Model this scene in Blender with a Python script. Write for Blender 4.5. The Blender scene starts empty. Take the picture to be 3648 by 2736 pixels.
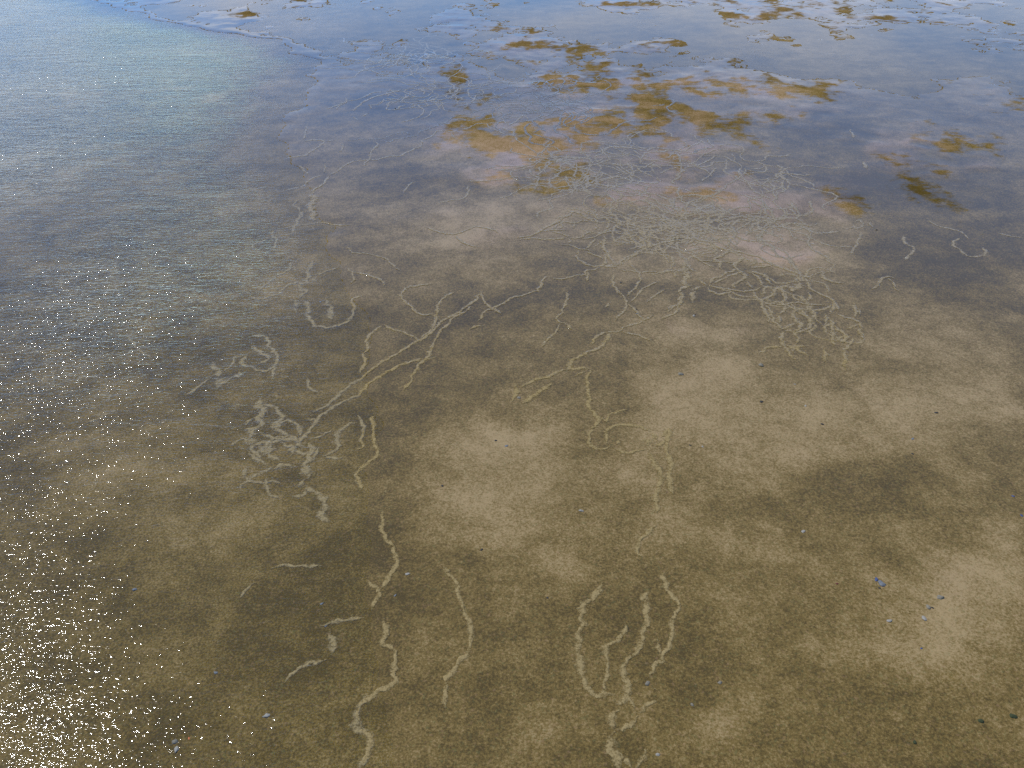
import bpy, math, random
import numpy as np

C = bpy.context.scene.collection
rng = random.Random(7)
# ------------------------------------------------------------------ camera of the photograph
F, P, H = 3035.0, math.radians(34.0), 1.6          # focal length in photo pixels, pitch below the horizon, eye height
cP, sP = math.cos(P), math.sin(P)

def ground_at(u, v):
    """the point of the flat that the photo shows at (u, v)"""
    xc, yc = (u - 1824) / F, (v - 1368) / F
    t = H / (sP + yc * cP)
    return np.array([xc * t, (cP - yc * sP) * t])

# ------------------------------------------------------------------ numpy value noise
def _hash(ix, iy, seed):
    n = (ix.astype(np.int64) * 374761393 + iy.astype(np.int64) * 668265263 + seed * 982451653) & 0x7fffffff
    n = ((n ^ (n >> 13)) * 1274126177) & 0x7fffffff
    n = (n ^ (n >> 16)) & 0xffff
    return n / 65535.0

def vnoise(x, y, seed=0):
    x = np.asarray(x, float); y = np.asarray(y, float)
    ix, iy = np.floor(x), np.floor(y)
    fx, fy = x - ix, y - iy
    fx = fx * fx * (3 - 2 * fx); fy = fy * fy * (3 - 2 * fy)
    a, b = _hash(ix, iy, seed), _hash(ix + 1, iy, seed)
    c, d = _hash(ix, iy + 1, seed), _hash(ix + 1, iy + 1, seed)
    return (a * (1 - fx) + b * fx) * (1 - fy) + (c * (1 - fx) + d * fx) * fy

def fbm(x, y, seed=0, octaves=4, gain=0.5):
    s, amp, tot = 0.0, 1.0, 0.0
    for o in range(octaves):
        ca, sa = math.cos(o * 1.1 + seed), math.sin(o * 1.1 + seed)
        s = s + amp * vnoise((x * ca - y * sa) * 2 ** o, (x * sa + y * ca) * 2 ** o, seed + 17 * o)
        tot += amp; amp *= gain
    return s / tot * 2 - 1            # about -0.7 .. 0.7

def sst(a, b, x):
    t = np.clip((x - a) / (b - a), 0, 1)
    return t * t * (3 - 2 * t)

# ------------------------------------------------------------------ the lie of the flat, in metres on the ground
def blobs(spec, grow=1.0):
    out = []
    for u, v, ru, rv, s in spec:
        c = ground_at(u, v); ex = ground_at(u + ru * grow, v) - c
        ey = (ground_at(u, max(v - rv * grow, -900)) - ground_at(u, v + rv * grow)) / 2
        out.append((c, np.linalg.inv(np.array([ex, ey]).T), s))
    return out

def eval_blobs(bl, x, y):
    # edges wander, so that no patch is an oval
    wx = x + 0.10 * fbm(x * 5, y * 5, 91, 3) * (0.5 + 0.25 * y)
    wy = y + 0.16 * fbm(x * 5, y * 5, 57, 3) * (0.5 + 0.25 * y)
    s = np.zeros_like(x)
    for c, m, w in bl:
        dx, dy = wx - c[0], wy - c[1]
        a = m[0, 0] * dx + m[0, 1] * dy; b = m[1, 0] * dx + m[1, 1] * dy
        s = s + w * np.exp(-(a * a + b * b) * 0.9)
    return s

PALE = blobs([
    (380,1640,200,150,.55),(720,1840,200,150,.5),(900,1030,160,60,.35),(1000,960,150,50,.3),
    (1700,1600,280,110,.65),(1640,1750,160,120,.4),(1850,1860,240,160,.75),(2090,1970,120,90,.5),(1900,1690,200,80,.3),
    (2370,1680,110,230,.5),(2560,1350,230,130,.55),(2480,1180,170,70,.55),(2420,1500,150,100,.4),(3250,1230,320,110,.6),
    (3080,1480,330,130,.75),(3550,1380,120,190,.5),(2800,1600,170,90,.45),(3520,2030,150,190,.75),(3330,2200,250,110,.5),
    (2650,1960,180,100,.55),(2720,2560,260,90,.45),(3120,2060,170,80,.35),(3250,2330,200,130,.3),(2620,2200,160,90,.3),
    (3000,2350,200,90,.3),(1500,2650,220,80,.3),(1300,2120,80,60,.2),(560,2300,150,120,.2),(1760,960,150,50,.55),
    (1640,830,220,60,.5),(1800,790,180,50,.4),(2060,770,150,35,.6),(2260,960,130,50,.5),(2580,890,170,60,.6),
    (2780,890,180,70,.6),(2920,960,170,60,.5),(3050,1060,200,60,.4),(790,560,110,18,.3),(780,332,46,11,.95),(640,296,70,12,.55),
    (240,338,60,10,.4),(730,165,110,22,.45),(1010,310,130,30,.3),(3500,2500,160,160,.25)])
DARK = blobs([
    (1420,1500,230,110,.45),(1300,1250,330,170,.5),(1700,1120,380,90,.5),(1900,2260,300,230,.4),(2950,1680,230,170,.62),
    (3130,1860,170,110,.45),(2200,1420,130,150,.45),(1280,2010,200,190,.45),(650,1220,380,180,.35),(3400,910,330,120,.95),(3150,640,260,90,.75),(3560,780,200,80,.6),
    (2990,660,220,60,.7),(3560,1140,140,120,.65),(2960,450,150,40,1.0),(2830,520,110,25,.6),(1480,640,170,45,.5),
    (1320,540,170,45,.55),(1330,400,170,28,.5),(1600,350,190,26,.55),(1480,205,140,16,.7),(1080,215,150,26,.5),(640,110,260,30,.4),
    (2280,1040,170,40,.5),(2000,1000,170,30,.35),(2560,1050,90,40,.45),(3120,1120,70,70,.55),(2700,1300,70,40,.4),(3000,1350,80,40,.4),
    (2450,2300,160,160,.3),(3150,2480,170,100,.3),(2100,860,230,50,.3),(2580,620,200,25,.4),(300,1500,260,180,.25),
    (1100,2250,150,180,.35),(2050,1800,120,90,.25),(3300,1680,120,80,.3),(2760,2050,130,60,.25),(3480,2570,60,25,.5),(1700,80,160,18,.3)])
YELLOW = blobs([   # sand standing a little proud of the film of water
    (1630,500,120,28,1),(1860,560,100,45,1),(1760,630,150,22,.8),(2060,470,70,50,.9),(2030,385,60,14,.8),(2350,560,110,36,.9),
    (2290,680,110,24,.8),(2440,705,200,24,.8),(2620,705,120,40,.8),(2540,640,95,17,.9),(2560,535,90,16,.9),(3130,525,70,26,1.2),
    (2950,720,120,45,.7),(2810,770,110,30,.6),(3330,515,40,15,.9),(3255,575,60,20,.8),(3440,590,70,20,.7),(1930,500,80,14,.7),
    (1960,310,70,9,.9),(2040,290,90,9,.9),(2280,370,70,10,.8),(2100,430,60,14,.8),(2200,425,60,10,.8),(1760,860,150,40,.5),(1560,780,130,30,.4),(2420,465,110,30,.6),
    (2590,900,130,40,.4),(2800,890,140,45,.4),(2380,310,200,30,.4),(1800,440,110,16,.5),(2900,330,200,30,.35),(2300,300,160,24,.5),(2600,430,200,30,.55),(2850,400,140,24,.45),(3300,470,150,24,.5),(2750,300,150,24,.4),(3050,610,120,24,.4)], 1.4)
SHORE = np.array([ground_at(u, v)[::-1] for u, v in [
    (300,-300),(330,-60),(360,0),(620,80),(1000,140),(1180,215),(1130,330),(1060,480),(1150,620),(1280,800),(1340,1000),(1400,1200),(1430,1500),
    (1450,1900),(1500,2300),(1560,2736),(1600,3300)]])
SHORE = SHORE[np.argsort(SHORE[:, 0])]

def left_of_shore(x, y):
    xb = np.interp(y, SHORE[:, 0], SHORE[:, 1])
    return xb - x + 0.05 * fbm(x * 4, y * 4, 5, 3) * (1 + 0.3 * y)

def farness(y):
    return sst(4.6, 7.5, y)

def height(x, y):
    d = left_of_shore(x, y)
    z = 0.0026 + 0.0012 * fbm(x * 2.2, y * 2.2, 3, 3)
    z = z - 0.020 * sst(-0.02, 0.55, d)
    z = z + 0.0030 * np.clip(eval_blobs(YELLOW, x, y), 0, 1.2) * (1 - sst(-.1, .3, d))
    f = farness(y) * (1 - sst(-.15, .1, d))
    far = 0.0075 * fbm(x * 1.9 + 3, y * 1.5, 11, 6, 0.66) - 0.0003 - 0.0028 * sst(0.45, .95, fbm(x * .35, y * .30 + x * .12, 23, 2) + .5)
    z = z * (1 - f) + (far + 0.004 * np.clip(eval_blobs(YELLOW, x, y), 0, 1)) * f
    return z

# ------------------------------------------------------------------ node helpers
class NT:
    def __init__(self, nt):
        self.nt = nt; nt.nodes.clear()
    def n(self, kind, **kw):
        nd = self.nt.nodes.new(kind)
        for k, v in kw.items():
            if k in nd.inputs.keys() and not hasattr(type(nd), k):
                self.set(nd, k, v)
            else:
                setattr(nd, k, v)
        return nd
    def set(self, nd, k, v):
        s = nd.inputs[k]
        if isinstance(v, bpy.types.NodeSocket):
            self.nt.links.new(v, s)
        else:
            s.default_value = v
    def math(self, op, a, b=0.0, clamp=False, c=None):
        nd = self.nt.nodes.new('ShaderNodeMath'); nd.operation = op; nd.use_clamp = clamp
        self.set(nd, 0, a); self.set(nd, 1, b)
        if c is not None: self.set(nd, 2, c)
        return nd.outputs[0]
    def attr(self, name):
        nd = self.nt.nodes.new('ShaderNodeAttribute'); nd.attribute_name = name
        return nd.outputs['Fac']
    def noise(self, vec, scale, detail=2.0, rough=0.5, dist=0.0):
        nd = self.nt.nodes.new('ShaderNodeTexNoise')
        self.set(nd, 'Vector', vec); self.set(nd, 'Scale', scale); self.set(nd, 'Detail', detail)
        self.set(nd, 'Roughness', rough); self.set(nd, 'Distortion', dist)
        return nd.outputs['Fac']
    def mapping(self, vec, loc=(0, 0, 0), rot=(0, 0, 0), scale=(1, 1, 1)):
        nd = self.nt.nodes.new('ShaderNodeMapping')
        self.set(nd, 'Vector', vec); self.set(nd, 'Location', loc); self.set(nd, 'Rotation', rot); self.set(nd, 'Scale', scale)
        return nd.outputs[0]
    def ramp(self, fac, stops, interp='LINEAR'):
        nd = self.nt.nodes.new('ShaderNodeValToRGB'); self.set(nd, 'Fac', fac)
        cr = nd.color_ramp; cr.interpolation = interp
        while len(cr.elements) < len(stops): cr.elements.new(0.5)
        for e, (p, c) in zip(cr.elements, stops):
            e.position = p; e.color = (*c, 1)
        return nd.outputs[0]
    def mixc(self, fac, a, b, mode='MIX'):
        nd = self.nt.nodes.new('ShaderNodeMix'); nd.data_type = 'RGBA'; nd.blend_type = mode
        self.set(nd, 0, fac); self.set(nd, 6, a); self.set(nd, 7, b)
        return nd.outputs[2]
    def bump(self, height, strength, dist, normal=None):
        nd = self.nt.nodes.new('ShaderNodeBump')
        self.set(nd, 'Height', height); self.set(nd, 'Strength', strength); self.set(nd, 'Distance', dist)
        if normal is not None: self.set(nd, 'Normal', normal)
        return nd.outputs[0]
    def maprange(self, v, a, b, c=0.0, d=1.0, smooth=True):
        nd = self.nt.nodes.new('ShaderNodeMapRange')
        if smooth: nd.interpolation_type = 'SMOOTHSTEP'
        for k, w in zip((0, 1, 2, 3, 4), (v, a, b, c, d)): self.set(nd, k, w)
        return nd.outputs[0]

def material(name):
    m = bpy.data.materials.new(name); m.use_nodes = True
    return m, NT(m.node_tree)

def obj_coords(t):
    return t.n('ShaderNodeNewGeometry').outputs['Position']

DARKC, MIDC, PALEC = (.056, .037, .008), (.124, .081, .0185), (.244, .170, .072)

def sand_nodes(t, tone, wet, yellow):
    p = obj_coords(t)
    n1 = t.noise(p, 7.5, 6, .66, .4)
    n2 = t.noise(p, 42, 5, .68)
    n3 = t.noise(p, 180, 4, .8)
    v = t.math('ADD', tone, t.math('MULTIPLY', t.math('SUBTRACT', n1, .5), 1.15))
    v = t.math('ADD', v, t.math('MULTIPLY', t.math('SUBTRACT', n2, .5), .60))
    v = t.math('ADD', v, t.math('MULTIPLY', t.math('SUBTRACT', n3, .5), 2.6))
    col = t.ramp(v, [(0.0, DARKC), (0.45, MIDC), (1.0, PALEC)])
    # scattered green and rusty grains
    g = t.noise(p, 160, 2, .6)
    col = t.mixc(t.maprange(g, .55, .72, 0, .25), col, (.10, .115, .040, 1))
    g2 = t.noise(t.mapping(p, loc=(5, 3, 1)), 120, 2, .6)
    col = t.mixc(t.maprange(g2, .58, .75, 0, .4), col, (.20, .120, .055, 1))
    col = t.mixc(yellow, col, t.mixc(1.0, col, (1.15, 1.10, 1.6, 1), 'MULTIPLY'))
    return p, col, n2, n3

def sand_bsdf(t, col, p, n2, n3, wet):
    b = t.n('ShaderNodeBsdfPrincipled')
    t.set(b, 'Base Color', col); t.set(b, 'Roughness', .92); t.set(b, 'Specular IOR Level', .0)
    hgt = t.math('ADD', t.math('MULTIPLY', n2, .6), t.math('MULTIPLY', n3, .25))
    t.set(b, 'Normal', t.bump(hgt, .7, .004))
    # the film of water on the wet sand: breaks up where grains stand out of it
    nw = t.noise(t.mapping(p, scale=(1, 1.5, 1)), 13, 7, .74)
    w = t.math('ADD', wet, t.math('MULTIPLY', t.math('SUBTRACT', nw, .5), 1.5))
    w = t.maprange(w, .15, .6, 0.0, 1.0)
    t.set(b, 'Coat Weight', t.math('MULTIPLY', w, .90)); t.set(b, 'Coat IOR', 1.33)
    t.set(b, 'Coat Roughness', t.maprange(w, 0, 1, .12, .025))
    sm = t.noise(p, 60, 2, .5)
    t.set(b, 'Coat Normal', t.bump(sm, .03, .003))
    return b

# ground
m_sand, t = material('wet_sand')
p, col, n2, n3 = sand_nodes(t, t.attr('tone'), t.attr('wet'), t.attr('yellow'))
b = sand_bsdf(t, col, p, n2, n3, t.attr('wet'))
o = t.n('ShaderNodeOutputMaterial'); t.set(o, 'Surface', b.outputs[0])

# trails of loose pale sand, ragged at the edges
def trail_material(name, pale, wetv, tint):
    m, t = material(name)
    p = obj_coords(t)
    n2 = t.noise(p, 75, 4, .65); n3 = t.noise(p, 170, 3, .75)
    v = t.math('ADD', t.math('ADD', pale, t.math('MULTIPLY', t.math('SUBTRACT', n2, .5), .6)), t.math('MULTIPLY', t.math('SUBTRACT', n3, .5), 1.5))
    col = t.ramp(v, [(0.0, MIDC), (0.5, tint), (1.0, tuple(1.35 * c for c in tint))])
    b = sand_bsdf(t, col, p, n2, n3, t.math('ADD', t.attr('wet'), wetv))
    e = t.attr('edge')
    k = t.math('ADD', t.math('MULTIPLY', n2, .8), t.math('MULTIPLY', n3, .9))
    cover = t.maprange(t.math('SUBTRACT', k, e), -.14, .34, 0, .9)
    mx = t.n('ShaderNodeMixShader'); tr = t.n('ShaderNodeBsdfTransparent')
    t.set(mx, 0, cover); t.nt.links.new(tr.outputs[0], mx.inputs[1]); t.nt.links.new(b.outputs[0], mx.inputs[2])
    o = t.n('ShaderNodeOutputMaterial'); t.set(o, 'Surface', mx.outputs[0])
    return m
m_trail = trail_material('loose_pale_sand', .5, 0.0, (.216, .159, .068))
m_trail_far = trail_material('grey_wet_trail_sand', .5, .1, (.212, .162, .080))
m_trail_blue = trail_material('water_filled_trail', .3, .6, (.16, .14, .10))

# water
m_water, t = material('rippled_water')
p = obj_coords(t)
rip = t.attr('ripple')
w1 = t.noise(t.mapping(p, rot=(0, 0, math.radians(-7)), scale=(.5, 1.8, 1.0)), 9, 1, .5, .5)
w2 = t.noise(t.mapping(p, loc=(3, 7, 0), rot=(0, 0, math.radians(8)), scale=(.6, 1.6, 1.0)), 42, 1, .5, .5)
w3 = t.noise(t.mapping(p, loc=(1, 2, 0), rot=(0, 0, math.radians(-4)), scale=(.55, 1.4, 1.0)), 135, 1, .5)
hgt = t.math('ADD', t.math('ADD', t.math('MULTIPLY', w1, .0042), t.math('MULTIPLY', w2, .0039)), t.math('MULTIPLY', w3, .0023))
hgt = t.math('MULTIPLY', hgt, rip)
nrm = t.bump(hgt, 1.0, 1.0)
fr = t.n('ShaderNodeFresnel'); t.set(fr, 'IOR', 1.333); t.set(fr, 'Normal', nrm)
gl = t.n('ShaderNodeBsdfGlossy'); t.set(gl, 'Roughness', .03); t.set(gl, 'Normal', nrm)
tr = t.n('ShaderNodeBsdfTransparent'); t.set(tr, 'Color', (.97, .98, .97, 1))
mx = t.n('ShaderNodeMixShader'); bf = t.n('ShaderNodeNewGeometry').outputs['Backfacing']      # light leaving the thin sheet is not trapped in it
t.set(mx, 0, t.math('MULTIPLY', fr.outputs[0], t.math('SUBTRACT', 1.0, bf)))
t.nt.links.new(tr.outputs[0], mx.inputs[1]); t.nt.links.new(gl.outputs[0], mx.inputs[2])
o = t.n('ShaderNodeOutputMaterial'); t.set(o, 'Surface', mx.outputs[0])

def simple_mat(name, c1, c2, rough, scale=260, coat=.0):
    m, t = material(name); p = t.n('ShaderNodeTexCoord').outputs['Object']
    n = t.noise(p, scale, 4, .65)
    b = t.n('ShaderNodeBsdfPrincipled'); t.set(b, 'Base Color', t.ramp(n, [(.3, c1), (.7, c2)])); t.set(b, 'Roughness', rough)
    t.set(b, 'Specular IOR Level', .15); t.set(b, 'Coat Weight', coat); t.set(b, 'Coat Roughness', .2); t.set(b, 'Normal', t.bump(n, .5, .001))
    o = t.n('ShaderNodeOutputMaterial'); t.set(o, 'Surface', b.outputs[0])
    return m
STONE = {
    'grey': simple_mat('grey_stone', (.10, .085, .055), (.19, .165, .115), .7),
    'dark': simple_mat('dark_stone', (.012, .012, .011), (.045, .042, .034), .7),
    'blue': simple_mat('blue_shell', (.08, .08, .075), (.14, .145, .14), .45),
    'pale': simple_mat('pale_shell', (.15, .135, .10), (.26, .235, .185), .45),
    'navy': simple_mat('dark_blue_shell', (.02, .03, .075), (.05, .07, .14), .4),
    'orange': simple_mat('orange_shell', (.40, .09, .02), (.55, .17, .05), .5),
    'red': simple_mat('red_brown_stone', (.05, .012, .008), (.13, .03, .02), .6),
    'weed': simple_mat('dark_weed', (.012, .018, .008), (.05, .055, .02), .8),
}

# ------------------------------------------------------------------ meshes
def mesh_obj(name, co, faces, mat, attrs=None, smooth=True):
    me = bpy.data.meshes.new(name)
    co = np.asarray(co, np.float32); faces = np.asarray(faces, np.int32)
    k = faces.shape[1]
    me.vertices.add(len(co)); me.vertices.foreach_set('co', co.ravel())
    me.loops.add(faces.size); me.loops.foreach_set('vertex_index', faces.ravel())
    me.polygons.add(len(faces)); me.polygons.foreach_set('loop_start', np.arange(0, faces.size, k, dtype=np.int32))
    me.polygons.foreach_set('loop_total', np.full(len(faces), k, np.int32))
    me.update(calc_edges=True); me.validate()
    if smooth: me.polygons.foreach_set('use_smooth', np.ones(len(faces), bool))
    for nm, val in (attrs or {}).items():
        a = me.attributes.new(nm, 'FLOAT', 'POINT'); a.data.foreach_set('value', np.asarray(val, np.float32))
    me.materials.append(mat)
    ob = bpy.data.objects.new(name, me); C.objects.link(ob)
    return ob

# rings round the viewer's feet: fine where the photo looks, coarse beyond, one sheet to the horizon
r = np.concatenate([[0.02, .2, .4, .55], np.exp(np.arange(math.log(.68), math.log(15.0), .0042)), np.geomspace(15.3, 2500, 70)])
ang = np.radians(np.concatenate([np.arange(-180, -42, 3.0), np.arange(-42, 42, .17), np.arange(42, 180, 3.0)]))
R, A = np.meshgrid(r, ang, indexing='ij')
X, Y = R * np.sin(A), R * np.cos(A)
Z = height(X, Y)
Z = np.where(R > 60, Z * 0 - 0.004, Z)
nr, na = R.shape
i, j = np.meshgrid(np.arange(nr - 1), np.arange(na), indexing='ij')
j2 = (j + 1) % na
FACES = np.stack([i * na + j, i * na + j2, (i + 1) * na + j2, (i + 1) * na + j], -1).reshape(-1, 4)
d = left_of_shore(X, Y)
pale = eval_blobs(PALE, X, Y); dark = eval_blobs(DARK, X, Y)
big = fbm(X * 1.3, Y * 1.3, 41, 4) ; strk = fbm(X * 3 + Y, Y * 7 - X * 2, 43, 4)
tone = .37 + .52 * np.clip(pale, 0, 1.1) - .38 * np.clip(dark, 0, 1.3) + .24 * big + .18 * strk
yb = eval_blobs(YELLOW, X, Y) + .55 * fbm(X * 6, Y * 4, 37, 4, .6)
wet = 1.0 - .50 * sst(-.1, 1.2, yb)
wet = wet - .25 * (1 - sst(1.4, 2.6, Y))
wet = wet + (.10 + 1.15 * sst(2.2, 4.5, Y)) * fbm(X * 4.2, Y * 2.3, 61, 5, .66)
wet = wet - farness(Y) * (.16 + .42 * sst(.0, .0028, Z)) + farness(Y) * .55 * fbm(X * 6.5, Y * 3.2, 67, 4, .7)
damp = sst(-.9, -.25, d)
wet = wet * (1 - damp) + damp
wet = np.where(Z < .0001, wet * sst(-.0002, .0001, Z) - 1.2 * (1 - sst(-.0002, .0001, Z)), wet)
yel = sst(.1, 1.1, yb) * .9
tone = tone + .24 * yel
yel = np.maximum(yel, farness(Y) * .55 * sst(0, .002, Z)) * (1 - damp)
ground = mesh_obj('ground', np.stack([X, Y, Z], -1).reshape(-1, 3), FACES, m_sand,
                  {'tone': tone.ravel(), 'wet': wet.ravel(), 'yellow': yel.ravel()})
ground['kind'] = 'structure'; ground['label'] = 'olive brown wet sand flat with pale and dark patches'

# water: the same rings, kept only where the sand lies lower than the water
zf = Z.ravel()
keep = (zf[FACES] < .0004).any(1)
WF = FACES[keep]
used, inv = np.unique(WF, return_inverse=True)
wx, wy = X.ravel()[used], Y.ravel()[used]
dl = left_of_shore(wx, wy)
gust = .75 + .5 * fbm(wx * .9, wy * .9, 71, 3)
rip = sst(-.06, .10 + .16 * np.clip(wy, .5, 5), dl) * gust
rip = np.maximum(rip, .007 + .10 * sst(.05, .6, fbm(wx * .8, wy * .5, 77, 3)))
water = mesh_obj('water', np.stack([wx, wy, np.zeros_like(wx)], -1), inv.reshape(-1, 4), m_water, {'ripple': rip})
water['kind'] = 'structure'; water['label'] = 'clear shallow water, wind-rippled on one side and still beyond'

# ------------------------------------------------------------------ trails
TILES = {'A': (1216, 1824, .5497), 'B': (1216, 912, .5497), 'C': (2400, 800, .3617), 'D': (1820, 680, .2893), 'E': (820, 660, .2893),
         'F': (800, 1380, .2893), 'G': (2040, 1400, .2893), 'H': (1000, 200, .2893), 'I': (1640, 200, .2893), 'J': (2200, 400, .2893),
         'K': (0, 912, .5497), 'L': (0, 1824, .5497), 'N': (2432, 0, .5497), 'O': (1216, 0, .5497)}
GROUPS = {'0': 'trails across the wet sand'}
NETS = {
    'top': ('trails of the net by the brown islets', 'thin pale blue trail winding between yellow brown sand islets under the far pools'),
    'left': ('trails of the net under the far pools', 'thin faint trail in the loose net on dark sand below the blue pool'),
    'mid': ('trails of the central net', 'pale trail crossing the net that hangs below the grey churned patch'),
    'right': ('trails of the ladder-like net', 'pale beaded trail woven into the dense ladder-like net on tan sand'),
    'far': ('trails of the net by the dark pool', 'lavender trail in the open net beside the dark blue pool'),
    'nest': ('trails of the nest at the ripples', 'blurred pale trail in the nest at the edge of the ripples'),
    'upleft': ('faint trails under the ripples', 'faint broken trail under the blue grey ripples'),
    'claw': ('trails of the lower claw', 'short pale trail at the wrist of the claw-shaped cluster'),
}
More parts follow.
